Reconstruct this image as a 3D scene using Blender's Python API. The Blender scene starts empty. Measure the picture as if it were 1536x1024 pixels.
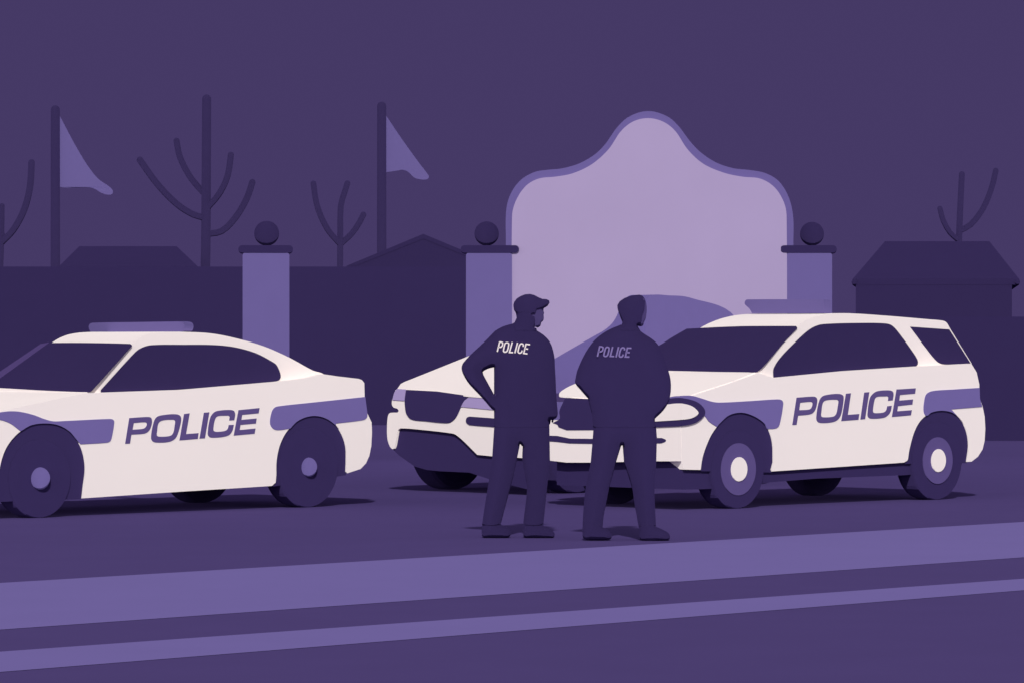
import bpy, math
from mathutils import Vector, Matrix
from mathutils.geometry import tessellate_polygon, delaunay_2d_cdt
scene = bpy.context.scene
COL = scene.collection

# ------------------------------------------------------------------ camera
F = 6000.0; EYE = 1.455
cd = bpy.data.cameras.new('camera'); cam = bpy.data.objects.new('camera', cd); COL.objects.link(cam)
cam.location = (0, 0, EYE); cam.rotation_euler = (math.pi/2, 0, 0)
cd.sensor_width = 36; cd.lens = 36*F/1536; cd.clip_start = 0.5; cd.clip_end = 2000
scene.camera = cam
scene.view_settings.view_transform = 'Standard'; scene.view_settings.look = 'None'
scene.view_settings.exposure = 0; scene.view_settings.gamma = 1

def lin(c):
    return tuple(((v/255+0.055)/1.055)**2.4 if v/255 > 0.04045 else v/255/12.92 for v in c)

# ------------------------------------------------------------------ light: purple dusk sky ahead and overhead; bright rear sky added as frontal fill
SUN_EL = 38
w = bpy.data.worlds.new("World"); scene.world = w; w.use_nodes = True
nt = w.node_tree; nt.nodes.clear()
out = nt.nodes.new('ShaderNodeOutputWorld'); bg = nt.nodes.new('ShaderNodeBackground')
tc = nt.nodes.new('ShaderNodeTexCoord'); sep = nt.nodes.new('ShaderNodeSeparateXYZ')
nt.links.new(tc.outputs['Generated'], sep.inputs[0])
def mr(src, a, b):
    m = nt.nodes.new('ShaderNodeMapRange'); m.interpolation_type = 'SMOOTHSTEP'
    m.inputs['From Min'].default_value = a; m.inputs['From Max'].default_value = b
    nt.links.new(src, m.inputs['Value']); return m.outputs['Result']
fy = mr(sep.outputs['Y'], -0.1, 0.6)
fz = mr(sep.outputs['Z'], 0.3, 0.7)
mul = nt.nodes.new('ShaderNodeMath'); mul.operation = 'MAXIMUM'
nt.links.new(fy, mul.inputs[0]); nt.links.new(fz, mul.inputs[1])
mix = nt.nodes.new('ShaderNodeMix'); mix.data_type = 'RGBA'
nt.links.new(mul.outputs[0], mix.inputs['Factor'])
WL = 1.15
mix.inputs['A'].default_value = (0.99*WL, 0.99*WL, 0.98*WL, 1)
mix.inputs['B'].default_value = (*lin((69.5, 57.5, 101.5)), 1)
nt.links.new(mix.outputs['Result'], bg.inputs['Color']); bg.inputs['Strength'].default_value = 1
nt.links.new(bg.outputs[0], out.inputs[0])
sd = bpy.data.lights.new('sun', 'SUN'); sun = bpy.data.objects.new('sun', sd); COL.objects.link(sun)
sd.energy = 3.68; sd.angle = math.radians(2); sd.color = (1.0, 1.0, 0.955)
sun.location = (0, -20, 20); sun.rotation_euler = (math.radians(90-SUN_EL), 0, 0)

# ------------------------------------------------------------------ materials
def mat(name, srgb, K=0.94, var=0.03, scale=9.0):
    m = bpy.data.materials.new(name); m.use_nodes = True
    t = m.node_tree; t.nodes.remove(t.nodes['Principled BSDF']); b = t.nodes.new('ShaderNodeBsdfToon'); b.component = 'DIFFUSE'; t.links.new(b.outputs[0], t.nodes['Material Output'].inputs['Surface'])
    c = [min(v/K, 0.93) for v in lin(srgb)]
    tcn = t.nodes.new('ShaderNodeTexCoord'); nz = t.nodes.new('ShaderNodeTexNoise')
    nz.inputs['Scale'].default_value = scale; nz.inputs['Detail'].default_value = 4
    t.links.new(tcn.outputs['Object'], nz.inputs['Vector'])
    mx = t.nodes.new('ShaderNodeMix'); mx.data_type = 'RGBA'
    mx.inputs['A'].default_value = (*[v*(1-var) for v in c], 1)
    mx.inputs['B'].default_value = (*[min(v*(1+var), .95) for v in c], 1)
    t.links.new(nz.outputs['Fac'], mx.inputs['Factor']); t.links.new(mx.outputs['Result'], b.inputs['Color'])
    b.inputs['Size'].default_value = 1.0; b.inputs['Smooth'].default_value = 0.0
    return m
KF, KS, KU = 0.94, 0.85, 0.94
DARK = (52, 42, 82); GRND = (74, 60, 106); MID = (107, 95, 150); LILAC = (170, 153, 190); WHITE = (230, 219, 215)
M = dict(
 ground=mat('asphalt', (71.5, 59.5, 105), .90, .05, 1.5), pave=mat('pavement', MID, KU, .03, 1.5),
 wall=mat('dark_wall', DARK, KF, .03, 2), house=mat('dark_house', DARK, KF, .03, 2), roof=mat('dark_roof', DARK, KU, .03, 2),
 bark=mat('bark', (56, 46, 86), KF, .04, 6), pole=mat('pole_paint', (56, 46, 86), KF), flag=mat('flag_cloth', MID, KF),
 pillar=mat('pillar_stone', MID, KF, .03, 4), cap=mat('cap_stone', (53, 43, 83), KF), panel=mat('sign_panel', LILAC, KF, .06, .9), border=mat('sign_border', MID, KF),
 white=mat('car_paint', WHITE, KS, .012, 3), glass=mat('dark_glass', DARK, KS*1.15), trim=mat('dark_trim', DARK, KS), rubber=mat('rubber', DARK, KS),
 stripe=mat('stripe_purple', MID, KS), letter=mat('letter_purple', (88, 74, 122), KS), rim=mat('rim_purple', (86, 73, 122), KS),
 hubm=mat('hub_purple', MID, KS), lens=mat('lamp_lavender', (157, 140, 184), KS), cabin=mat('purple_cabin', MID, KS), pil=mat('pillar_purple', GRND, KS),
 bar=mat('lamp_purple', MID, 1.14),
 uniform=mat('uniform_cloth', DARK, KF, .03, 12), skin=mat('purple_skin', (75, 63, 109), KF), badge=mat('white_print', (240, 228, 226), KF), badge2=mat('lavender_print', (128, 113, 165), KF),  # skin has one even dark purple base colour
)

# ------------------------------------------------------------------ helpers
CAM = Vector((0, 0, EYE)); UP = Vector((0, 0, 1))
def ray(x, y): return Vector(((x-768)/F, 1, (512-y)/F))
def hit(P, N, x, y):
    r = ray(x, y); return CAM + r*((P-CAM).dot(N)/r.dot(N))
def depth_of(y): return F*EYE/(y-512)
def at(x, y, d): return CAM + ray(x, y)*d
def tag(o, label=None, cat=None, group=None, kind=None):
    for k, v in (('label', label), ('category', cat), ('group', group), ('kind', kind)):
        if v: o[k] = v
    return o
def thing(name, label, cat, loc, group=None):
    o = bpy.data.objects.new(name, None); COL.objects.link(o); o.location = loc; o.empty_display_size = .3
    return tag(o, label, cat, group)
def wpos(o):
    p = Vector(o.location)
    while o.parent: o = o.parent; p += Vector(o.location)
    return p
def build(name, V, Fc, m, parent=None, smooth=False, origin=None):
    base = wpos(parent) if parent else Vector(origin or (0, 0, 0))
    me = bpy.data.meshes.new(name); me.from_pydata([tuple(Vector(v)-base) for v in V], [], Fc); me.update()
    import bmesh
    bm = bmesh.new(); bm.from_mesh(me); bmesh.ops.recalc_face_normals(bm, faces=bm.faces); bm.to_mesh(me); bm.free()
    me.materials.append(m)
    if smooth:
        for p in me.polygons: p.use_smooth = True
    o = bpy.data.objects.new(name, me); COL.objects.link(o)
    if parent: o.parent = parent
    else: o.location = base
    return o
def smooth_loop(pts, closed=True, step=2.2):
    """entries (x,y) corner or (x,y,1) smooth -> dense loop"""
    n = len(pts); res = []
    P = [Vector((p[0], p[1])) for p in pts]; S = [len(p) > 2 for p in pts]
    for i in range(n if closed else n-1):
        a, b = P[i], P[(i+1) % n]; sa, sb = S[i], S[(i+1) % n]; L = (b-a).length
        if L < 1e-6: continue
        if not (sa or sb): res.append(a); continue
        def tan(j):
            if not closed and (j == 0 or j == n-1): return (b-a).normalized()
            t = P[(j+1) % n]-P[j-1]
            return t.normalized() if t.length > 1e-9 else (b-a).normalized()
        ta = (tan(i) if sa else (b-a).normalized())*L; tb = (tan((i+1) % n) if sb else (b-a).normalized())*L
        k = max(2, int(L/step))
        for q in range(k):
            t = q/k; t2, t3 = t*t, t*t*t
            res.append(a*(2*t3-3*t2+1)+ta*(t3-2*t2+t)+b*(-2*t3+3*t2)+tb*(t3-t2))
    if not closed: res.append(P[-1])
    return [(p.x, p.y) for p in res]
def S(pts): return [(p[0], p[1], 1) for p in pts]
def prism(loopsA, loopsB):
    """caps over loops (first outer, rest holes) and walls between A and B"""
    V, Fc = [], []
    nA = sum(len(l) for l in loopsA)
    tris = tessellate_polygon([[Vector(p) for p in l] for l in loopsA])
    for l in loopsA: V += [Vector(p) for p in l]
    for l in loopsB: V += [Vector(p) for p in l]
    for t in tris:
        Fc.append(tuple(t)); Fc.append(tuple(i+nA for i in reversed(t)))
    o = 0
    for l in loopsA:
        n = len(l)
        for i in range(n):
            j = (i+1) % n; Fc.append((o+i, o+j, o+j+nA, o+i+nA))
        o += n
    return V, Fc
def slab(name, loops, off, m, parent=None, **kw):
    V, Fc = prism(loops, [[p+off for p in l] for l in loops]); return build(name, V, Fc, m, parent, **kw)
def merge(lst):
    V, Fc = [], []
    for v, f in lst:
        o = len(V); V += list(v); Fc += [tuple(i+o for i in q) for q in f]
    return V, Fc
def clipx(poly, c, keep):
    res = []; n = len(poly)
    ins = (lambda p: p[0] <= c) if keep == '<' else (lambda p: p[0] >= c)
    for i in range(n):
        a, b = poly[i], poly[(i+1) % n]
        if ins(a): res.append(a)
        if ins(a) != ins(b):
            t = (c-a[0])/(b[0]-a[0]); res.append((c, a[1]+t*(b[1]-a[1])))
    return res
def box(x0, x1, y0, y1, z0, z1):
    V = [(x, y, z) for x in (x0, x1) for y in (y0, y1) for z in (z0, z1)]
    return V, [(0, 1, 3, 2), (4, 6, 7, 5), (0, 4, 5, 1), (2, 3, 7, 6), (0, 2, 6, 4), (1, 5, 7, 3)]
def tube(path, radii, seg=14, caps=True):
    """round tube with hemispherical ends"""
    path = [Vector(p) for p in path]; n = len(path)
    T = []
    for i in range(n):
        T.append(((path[min(i+1, n-1)])-(path[max(i-1, 0)])).normalized())
    rings = []
    def addring(c, t, r):
        a = t.cross(Vector((0, 1, 0.01)));  a = a if a.length > 1e-4 else t.cross(Vector((1, 0, 0))); a.normalize(); b = t.cross(a)
        rings.append([c+a*(math.cos(2*math.pi*k/seg)*r)+b*(math.sin(2*math.pi*k/seg)*r) for k in range(seg)])
    for q in (85, 65, 40, 20):
        if caps: addring(path[0]-T[0]*radii[0]*math.sin(math.radians(q)), T[0], radii[0]*math.cos(math.radians(q)))
    for i in range(n): addring(path[i], T[i], radii[i])
    for q in (20, 40, 65, 85):
        if caps: addring(path[-1]+T[-1]*radii[-1]*math.sin(math.radians(q)), T[-1], radii[-1]*math.cos(math.radians(q)))
    V = [p for r in rings for p in r]; Fc = []
    for i in range(len(rings)-1):
        for k in range(seg):
            k2 = (k+1) % seg; Fc.append((i*seg+k, i*seg+k2, (i+1)*seg+k2, (i+1)*seg+k))
    Fc.append(tuple(range(seg))); Fc.append(tuple((len(rings)-1)*seg+k for k in reversed(range(seg))))
    return V, Fc
def sphere(c, r, ax=None, seg=32, rg=16):
    ax = ax or (Vector((1, 0, 0)), Vector((0, 1, 0)), Vector((0, 0, 1))); c = Vector(c)
    rr = r if isinstance(r, (tuple, list)) else (r, r, r)
    V = [c+ax[2]*rr[2]]; Fc = []
    for i in range(1, rg):
        th = math.pi*i/rg
        for k in range(seg):
            ph = 2*math.pi*k/seg
            V.append(c+ax[0]*rr[0]*math.sin(th)*math.cos(ph)+ax[1]*rr[1]*math.sin(th)*math.sin(ph)+ax[2]*rr[2]*math.cos(th))
    V.append(c-ax[2]*rr[2]); L = len(V)-1
    for k in range(seg):
        k2 = (k+1) % seg; Fc.append((0, 1+k, 1+k2)); Fc.append((L, 1+(rg-2)*seg+k2, 1+(rg-2)*seg+k))
        for i in range(rg-2): Fc.append((1+i*seg+k, 1+(i+1)*seg+k, 1+(i+1)*seg+k2, 1+i*seg+k2))
    return V, Fc

# ------------------------------------------------------------------ ground, pavement and road lines
o = build('ground', [(-250, -30, 0), (250, -30, 0), (250, 600, 0), (-250, 600, 0)], [(0, 1, 2, 3)], M['ground']); tag(o, kind='structure')
def gp(x, y, z):
    r = ray(x, y); p = CAM + r*((z-EYE)/r.z); return p
def band(name, la, lb, z, m):
    xs = (-2400, 3400)
    V = [gp(x, la[0]+la[1]*x, z) for x in xs]+[gp(x, lb[0]+lb[1]*x, z) for x in reversed(xs)]
    o = build(name, V, [(0, 1, 2, 3)], m); tag(o, kind='structure')
band('pavement', (873.5, -.0596), (943.5, -.0706), .002, M['pave'])
band('road_marking', (976.5, -.0712), (1007, -.0798), .002, M['pave'])

# ------------------------------------------------------------------ boundary walls
d = depth_of(637)
a, b = at(-300, 400, d), at(800, 400, d)
V, Fc = box(a.x, b.x, d, d+.35, 0, a.z)
o = build('boundary_wall', V, Fc, M['wall'], origin=((a.x+b.x)/2, d, 0)); tag(o, 'long tall plain dark wall behind the sedan and left pillars', 'wall')
d = depth_of(660.5)
a, b = at(1262, 475, d), at(1800, 475, d)
V, Fc = box(a.x, b.x, d, d+.3, 0, a.z)
o = build('boundary_wall', V, Fc, M['wall'], origin=((a.x+b.x)/2, d, 0)); tag(o, 'lower plain dark wall behind the rear of the large patrol car at right', 'wall')

# ------------------------------------------------------------------ houses
def hip_house(label, d, dep, e0, e1, ye, r0, r1, yr, w0, w1, th=0.0):
    A, B = at(e0, ye, d), at(e1, ye, d)
    t = thing('house', label, 'house', ((A.x+B.x)/2, d, 0), 'dark houses behind the wall')
    WA, WB = at(w0, ye, d+.003), at(w1, ye, d+.003)
    V, Fc = box(WA.x, WB.x, d+.003, d+dep-.3, 0, A.z+.01); build('wall', V, Fc, M['house'], t)
    az = math.atan((A.x+B.x)/2/d); R0, R1 = [t.location+Matrix.Rotation(az, 3, 'Z')@(p-t.location) for p in (at(r0, yr, d+dep/2), at(r1, yr, d+dep/2))]
    E = [Vector((A.x, d, A.z)), Vector((B.x, d, B.z)), Vector((B.x, d+dep, B.z)), Vector((A.x, d+dep, A.z))]
    V = E+[e-Vector((0, 0, max(th, .04))) for e in E]+[R0, R1]
    Fc = [(0, 1, 9, 8), (2, 3, 8, 9), (1, 2, 9), (3, 0, 8), (0, 4, 5, 1), (1, 5, 6, 2), (2, 6, 7, 3), (3, 7, 4, 0), (4, 7, 6, 5)]
    build('roof', V, Fc, M['roof'], t)
    t.rotation_euler.z = -math.atan((A.x+B.x)/2/d)
    if th:
        V, Fc = merge([tube([E[0]-UP*th/2+Vector((th*.35, 0, 0)), E[3]-UP*th/2+Vector((th*.35, 0, 0))], [th/2]*2), tube([E[1]-UP*th/2-Vector((th*.35, 0, 0)), E[2]-UP*th/2-Vector((th*.35, 0, 0))], [th/2]*2)])
        build('eave_trim', V, Fc, M['roof'], t, smooth=True)
hip_house('dark hipped roof behind the wall between left flagpole and tall bare tree', 76, 6, 84, 302, 405, 119, 265, 369.5, 92, 294)
hip_house('dark house with wide eaves and hipped roof at the right, a bare tree behind it', 62, 6, 1279, 1528, 419, 1327.5, 1484, 362, 1284, 1517, .085)
# gabled house
d = 74; t = thing('house', 'dark gabled house behind the wall, between second flagpole and middle pillar', 'house', (at(635, 400, d).x, d, 0), 'dark houses behind the wall')
a, b, c = at(520, 400.5, d), at(750, 400.5, d), at(635, 351, d)
t.rotation_euler.z = .022
w0, w1 = a.x+.12, b.x-.12
front = [Vector((w0, d, 0)), Vector((w1, d, 0)), Vector((w1, d, b.z)), Vector((c.x, d, c.z-.03)), Vector((w0, d, a.z))]
slab('wall', [front], Vector((0, 7, 0)), M['house'], t)
rf = [Vector((a.x-.03, d-.006, a.z-.06)), Vector((a.x, d-.006, a.z+.02)), Vector((c.x, d-.006, c.z)), Vector((b.x, d-.006, b.z+.02)), Vector((b.x+.03, d-.006, b.z-.06)), Vector((c.x, d-.006, c.z-.09))]
slab('roof', [rf], Vector((0, 7.1, 0)), M['house'], t)

# ------------------------------------------------------------------ bare trees
def bare_tree(label, d, trunk, rp, branches, base_y=0):
    top = at(trunk[-1][0], trunk[-1][1], d); x0 = at(trunk[0][0], trunk[0][1], d).x
    t = thing('bare_tree', label, 'tree', (x0, d, 0), 'bare trees behind the wall')
    pts = smooth_loop([(p[0], p[1], 1) for p in trunk], closed=False, step=12)
    path = [Vector((x0, d, 0))]+[at(x, y, d) for x, y in pts]; s = d/F
    n = len(path); rad = [rp[0]*s*1.15]+[s*(rp[0]+(rp[1]-rp[0])*i/(n-2)) for i in range(n-1)]
    path[-1] -= (path[-1]-path[-2]).normalized()*rad[-1]
    V, Fc = tube(path, rad, 30); build('trunk', V, Fc, M['bark'], t, smooth=True)
    for k, (bp, r) in enumerate(branches):
        q = smooth_loop([(p[0], p[1], 1) for p in bp], closed=False, step=7); m = len(q)
        P = [at(x, y, d+(.35 if k % 2 else -.35)*math.sin(math.pi*.5*i/(m-1))) for i, (x, y) in enumerate(q)]
        P[-1] -= (P[-1]-P[-2]).normalized()*r*s
        V, Fc = tube(P, [r*s]*m, 28); build('branch', V, Fc, M['bark'], t, smooth=True)
bare_tree('bare tree cut by the left edge with one long upswept branch', 72, [(0, 410), (2, 360), (3, 305)], (4.5, 4),
          [([(3, 363), (20, 345), (36, 315), (45, 280), (47.5, 239)], 4.9), ([(3, 352), (-18, 330), (-34, 290), (-38, 255)], 4.6)])
bare_tree('tallest bare tree with four curved branches, behind the left house', 80, [(308, 410), (309, 330), (310, 142)], (7.2, 6.8),
          [([(308, 327), (290, 322), (265, 306), (235, 275), (207, 236)], 4.8), ([(309, 293), (287, 268), (270, 236), (264, 207)], 4.6),
           ([(310, 313), (328, 292), (341, 265), (347, 228)], 4.6), ([(310, 351), (332, 347), (352, 328), (370, 298), (380, 269)], 4.8)])
bare_tree('small bare tree of three prongs just left of the second flagpole', 72, [(510, 410), (510.5, 345), (511, 310), (516, 291), (522.5, 271)], (4.6, 4.3),
          [([(510, 366), (492, 345), (476, 310), (469.5, 271)], 4.3), ([(511, 366), (528, 350), (539, 334), (547, 318)], 4.3)])
bare_tree('bare tree of three prongs rising behind the roof at the right', 72, [(1438, 372), (1440, 320), (1443, 257)], (4.8, 4.4),
          [([(1437, 360), (1425, 349), (1415, 331), (1409, 309)], 3.9), ([(1440, 346), (1456, 337), (1475, 312), (1488, 280), (1494.5, 252)], 4.3)])

# ------------------------------------------------------------------ flagpoles
def flagpole(label, d, x, ytop, r, flag):
    s = d/F; B = at(x, 500, d)
    t = thing('flagpole', label, 'flagpole', (B.x, d, 0), 'flagpoles behind the wall')
    T = at(x, ytop, d)-UP*r*s
    V, Fc = tube([Vector((B.x-.004, d, 0)), Vector((B.x, d, 2)), T], [r*s*1.05, r*s*1.02, r*s*.96], 24); build('pole', V, Fc, M['pole'], t, smooth=True)
    lp = [at(q[0], q[1], d) for q in smooth_loop(flag)]
    x0 = B.x
    for p in lp: p.y += .03*math.sin((p.x-x0)*5.0)*min(1, (p.x-x0)*1.5)
    fo = build('flag', *prism([lp], [[p+Vector((0, .02, 0)) for p in lp]]), M['flag'], t)
flagpole('flagpole at the left with long drooping purple flag, nearer the picture edge', 83, 83, 158, 7.1,
         [(88, 175), (90, 175), (104, 202, 1), (119, 229, 1), (133, 251, 1), (148, 269, 1), (163, 279.5, 1), (169, 286, 1), (168.5, 291, 1), (163, 292.5, 1), (153, 290, 1), (143, 284, 1), (135, 281.5, 1), (118, 281.5, 1), (100, 282, 1), (90, 280.5), (88, 280)])
flagpole('flagpole beside the gabled house with short drooping purple flag', 83, 572.5, 152.5, 7.1,
         [(578, 175), (580, 175), (596, 199, 1), (620, 233, 1), (641, 261, 1), (643.5, 266, 1), (640, 269.5, 1), (632, 269.5, 1), (622, 267, 1), (612, 258, 1), (604, 255, 1), (594, 256.5, 1), (580, 258.5), (578, 258.5)])

# ------------------------------------------------------------------ gate pillars
def pillar(label, d, x0, x1, c0, c1, sx, sr):
    a, b = at(x0, 379, d), at(x1, 379, d); s = d/F; wd = b.x-a.x
    t = thing('gate_pillar', label, 'pillar', ((a.x+b.x)/2, d, 0), 'gate pillars with ball finials'); t.rotation_euler.z = -math.atan((a.x+b.x)/2/d)
    ztop = at(0, 379, d).z; r = 4*s
    lp = [Vector((a.x, d, 0)), Vector((b.x, d, 0)), Vector((b.x, d, ztop-r)), Vector((b.x-r*.3, d, ztop-r*.3)), Vector((b.x-r, d, ztop)), Vector((a.x+r, d, ztop)), Vector((a.x+r*.3, d, ztop-r*.3)), Vector((a.x, d, ztop-r))]
    slab('shaft', [lp], Vector((0, wd, 0)), M['pillar'], t)
    cx0, cx1 = at(c0, 0, d).x, at(c1, 0, d).x; zm = at(0, 373.7, d).z; h = 5.6*s
    lp = [Vector((cx1-h+h*math.cos(q), d-.006, zm+h*math.sin(q))) for q in [math.pi*(i/10-.5) for i in range(11)]]
    lp += [Vector((cx0+h+h*math.cos(q), d-.006, zm+h*math.sin(q))) for q in [math.pi*(i/10+.5) for i in range(11)]]
    slab('cap', [lp], Vector((0, wd+.012, 0)), M['cap'], t)
    R = sr*s; V, Fc = sphere(((at(sx, 0, d).x), d+wd/2, at(0, 367.5, d).z+R*.97), R); build('ball_finial', V, Fc, M['cap'], t, smooth=True)
pillar('purple gate pillar with ball finial standing alone behind the sedan', 49.3, 364, 434, 357.5, 439.5, 400, 18.8)
pillar('purple gate pillar with ball finial at the left side of the big sign', 49.3, 699, 768, 691, 778.5, 730, 18.4)
pillar('purple gate pillar with ball finial at the right side of the big sign', 49.3, 1180, 1248, 1170.5, 1255, 1218, 18)

# ------------------------------------------------------------------ shaped sign
d = 49.34
outer = [(758.8, 690), (758.8, 367), (759.3, 316, 1), (766, 291, 1), (781, 270.5, 1), (801.5, 258.5, 1), (822, 255, 1), (842.6, 253, 1), (870, 245, 1), (894, 230.6, 1), (909, 215, 1), (926, 191, 1), (945, 174.5, 1), (972.5, 167, 1), (1000, 174.5, 1), (1017, 188.5, 1), (1034, 211, 1), (1050, 228, 1), (1073, 243.5, 1), (1099, 252.5, 1), (1125, 255.5, 1), (1147, 259.7, 1), (1168, 272, 1), (1183, 296, 1), (1189.7, 325, 1), (1190, 367), (1190, 690)]
inner = [(768, 690), (768, 325, 1), (774, 301, 1), (789, 279, 1), (808, 268.3, 1), (836, 265, 1), (860, 260, 1), (888, 246.5, 1), (912.6, 224.5, 1), (931.5, 197, 1), (950, 182.5, 1), (972.5, 177.6, 1), (995, 183, 1), (1013, 197, 1), (1031.5, 224.5, 1), (1055, 246, 1), (1086, 259.5, 1), (1113, 265.3, 1), (1141, 268.5, 1), (1162, 281.5, 1), (1176, 304, 1), (1180, 326, 1), (1180, 690)]
t = thing('entrance_sign', 'large blank lilac sign with bell shaped top and purple border between two pillars', 'sign', (at(974, 0, d).x, d, 0))
lo = [at(x, y, d) for x, y in smooth_loop(outer, step=4)]; li = [at(x, y, d-.02) for x, y in smooth_loop(inner, step=4)]
for l in (lo, li):
    for p in l:
        if p.z < .25: p.z = .0
slab('border', [lo], Vector((0, .22, 0)), M['border'], t)
slab('panel', [li], Vector((0, .018, 0)), M['panel'], t)

# ------------------------------------------------------------------ patrol cars
class Car:
    def __init__(s, name, label, cat, cx, cy, yaw, corner, group='white patrol cars'):
        dd = depth_of(cy); P = CAM+ray(cx, cy)*dd; a = math.radians(yaw)
        s.d = Vector((math.cos(a), math.sin(a), 0)); s.n = Vector((-math.sin(a), math.cos(a), 0))
        k = hit(P, s.n, corner, 600); s.O = Vector((k.x, k.y, 0))
        s.e = thing(name, label, cat, s.O, group)
    def side(s, x, y, w=0.0): return hit(s.O+s.n*w, s.n, x, y)
    def front(s, x, y, u=0.0): return hit(s.O+s.d*u, s.d, x, y)
    def L(s, p): q = p-s.O; return q.dot(s.d), q.dot(s.n), q.z
    def G(s, u, w, z): return s.O+s.d*u+s.n*w+UP*z
    def sidepart(s, name, loops, m, w=-.006, th=.01, parent=None, plane=None):
        """shape lying on the near side; plane = (P, N) for inclined glass"""
        P, N = plane or (s.O, s.n); N = N.normalized()
        ls = [[hit(P+N*w, N, *q) for q in l] for l in loops]
        return slab(name, ls, N*th, m, parent or s.e)
    def frontpart(s, name, loops, m, u=-.008, th=.012, parent=None):
        return slab(name, [[s.front(x, y, u) for x, y in l] for l in loops], s.d*th, m, parent or s.e)
    def wheel(s, hub, w0, w1, r, rim=None, hubr=None, hubm=None, dome=0):
        """hub = (u, z); w0 is the outward face"""
        u, z = hub; sg = 1 if w1 > w0 else -1
        e = thing('wheel', None, None, Vector((0, 0, 0))); e.parent = s.e
        base = wpos(e)
        prof = [(0.0, r*.60), (-.004, r*.72), (.0, r*.975), (.012, r*.997), (.03, r), (abs(w1-w0)-.06, r), (abs(w1-w0)-.02, r*.97), (abs(w1-w0), r*.85), (abs(w1-w0), r*.3)]
        def lathe(pf, n=56, close0=True):
            V = []; Fc = []
            for (a, rr) in pf:
                for k in range(n):
                    q = 2*math.pi*k/n; V.append(s.G(u+rr*math.cos(q), w0+sg*a, z+rr*math.sin(q)))
            for i in range(len(pf)-1):
                for k in range(n):
                    k2 = (k+1) % n; Fc.append((i*n+k, i*n+k2, (i+1)*n+k2, (i+1)*n+k))
            Fc.append(tuple(range(n))); Fc.append(tuple((len(pf)-1)*n+k for k in range(n)))
            return V, Fc
        V, Fc = lathe(prof); build('tyre', V, Fc, M['rubber'], e)
        if rim:
            V, Fc = lathe([(-.010, rim*.98), (-.008, rim), (.004, rim)]); build('rim', V, Fc, M['rim'], e)
        if hubr:
            if dome:
                V, Fc = sphere(s.G(u, w0, z), (hubr, hubr*dome, hubr), (s.d, s.n, UP)); build('hub_cap', V, Fc, hubm, e, smooth=True)
            else:
                V, Fc = lathe([(-.020, hubr*.96), (-.016, hubr), (-.004, hubr)]); build('hub_cap', V, Fc, hubm, e)
    def body(s, name, near, W, m, w0=0.0, cham=0.35, cut=.5, plane=None, wfar=None):
        nl = [hit((plane[0] if plane else s.O+s.n*w0), (plane[1] if plane else s.n), *q) for q in near]
        fl = []
        for p in nl:
            u, w, z = s.L(p)
            if cham and u < cut: u = cham+(cut-cham)*u/cut
            fl.append(s.G(u, W-w, z))
        V, Fc = prism([nl], [fl]); return build(name, V, Fc, m, s.e)
LA = [ # POLICE traced letter shapes, sedan door
 [[(55,488),(98,218),(290,206,1),(325,215,1),(336,248,1),(328,300,1),(305,350,1),(260,380,1),(120,392),(105,485)], [(132,340),(145,270),(262,262,1),(282,274,1),(276,305,1),(250,328,1)]],
 [[(480,183,1),(590,178,1),(635,200,1),(640,250,1),(610,370,1),(580,430,1),(520,466,1),(390,475,1),(340,460,1),(326,415,1),(355,260,1),(390,205,1)], [(450,243,1),(560,236,1),(578,250,1),(575,290,1),(560,370,1),(530,403,1),(410,412,1),(386,400,1),(388,360,1),(405,270,1)]],
 [[(672,175),(730,168),(692,385),(823,375),(815,436),(624,452)]],
 [[(880,162),(936,157),(890,430),(834,433)]],
 [[(1197,240),(1145,243),(1150,208),(1140,195,1),(1120,193,1),(1020,201,1),(995,235,1),(978,330,1),(985,355,1),(1020,362,1),(1105,351,1),(1130,330,1),(1140,290),(1192,288),(1180,345,1),(1150,390,1),(1100,412,1),(980,424,1),(935,415,1),(920,380,1),(945,220,1),(985,160,1),(1040,140,1),(1160,133,1),(1195,145,1),(1207,180,1)]],
 [[(1242,135),(1462,113),(1453,168),(1280,185),(1272,237),(1432,222),(1424,275),(1262,290),(1254,343),(1420,327),(1410,382),(1192,402)]]]
LC = [
 [[(65,500),(113,192),(300,180,1),(335,192,1),(345,228,1),(330,310,1),(305,355,1),(265,380,1),(130,395),(112,498)], [(142,333),(153,250),(272,240,1),(291,252,1),(285,295,1),(262,323,1)]],
 [[(460,160,1),(590,150,1),(635,170,1),(640,220,1),(615,370,1),(585,430,1),(530,465,1),(390,478,1),(345,460,1),(335,410,1),(360,255,1),(395,185,1)], [(440,224,1),(565,216,1),(583,232,1),(578,280,1),(560,370,1),(530,403,1),(410,412,1),(389,400,1),(391,350,1),(408,250,1)]],
 [[(668,148),(724,142),(688,385),(817,375),(808,440),(615,456)]],
 [[(873,135),(930,130),(882,434),(830,438)]],
 [[(1193,222),(1140,228),(1144,192),(1135,180,1),(1115,178,1),(1012,186,1),(990,215,1),(970,335,1),(975,358,1),(1000,366,1),(1092,358,1),(1120,335,1),(1132,288),(1182,283),(1172,340,1),(1145,385,1),(1095,418,1),(970,430,1),(922,418,1),(910,375,1),(935,205,1),(975,145,1),(1030,118,1),(1150,110,1),(1190,122,1),(1203,155,1)]],
 [[(1236,100),(1453,87),(1444,148),(1275,163),(1266,225),(1422,212),(1414,270),(1252,288),(1244,345),(1408,332),(1398,390),(1184,410)]]]
def door_text(car, LT, x0, y0, sc):
    parts = []
    for loops in LT:
        ls = [[car.side(x0+x/sc, y0+y/sc, -.0025) for x, y in smooth_loop(l, step=14)] for l in loops]
        parts.append(prism(ls, [[p+car.n*.01 for p in l] for l in ls]))
    V, Fc = merge(parts); build('door_lettering', V, Fc, M['letter'], car.e)

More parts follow.
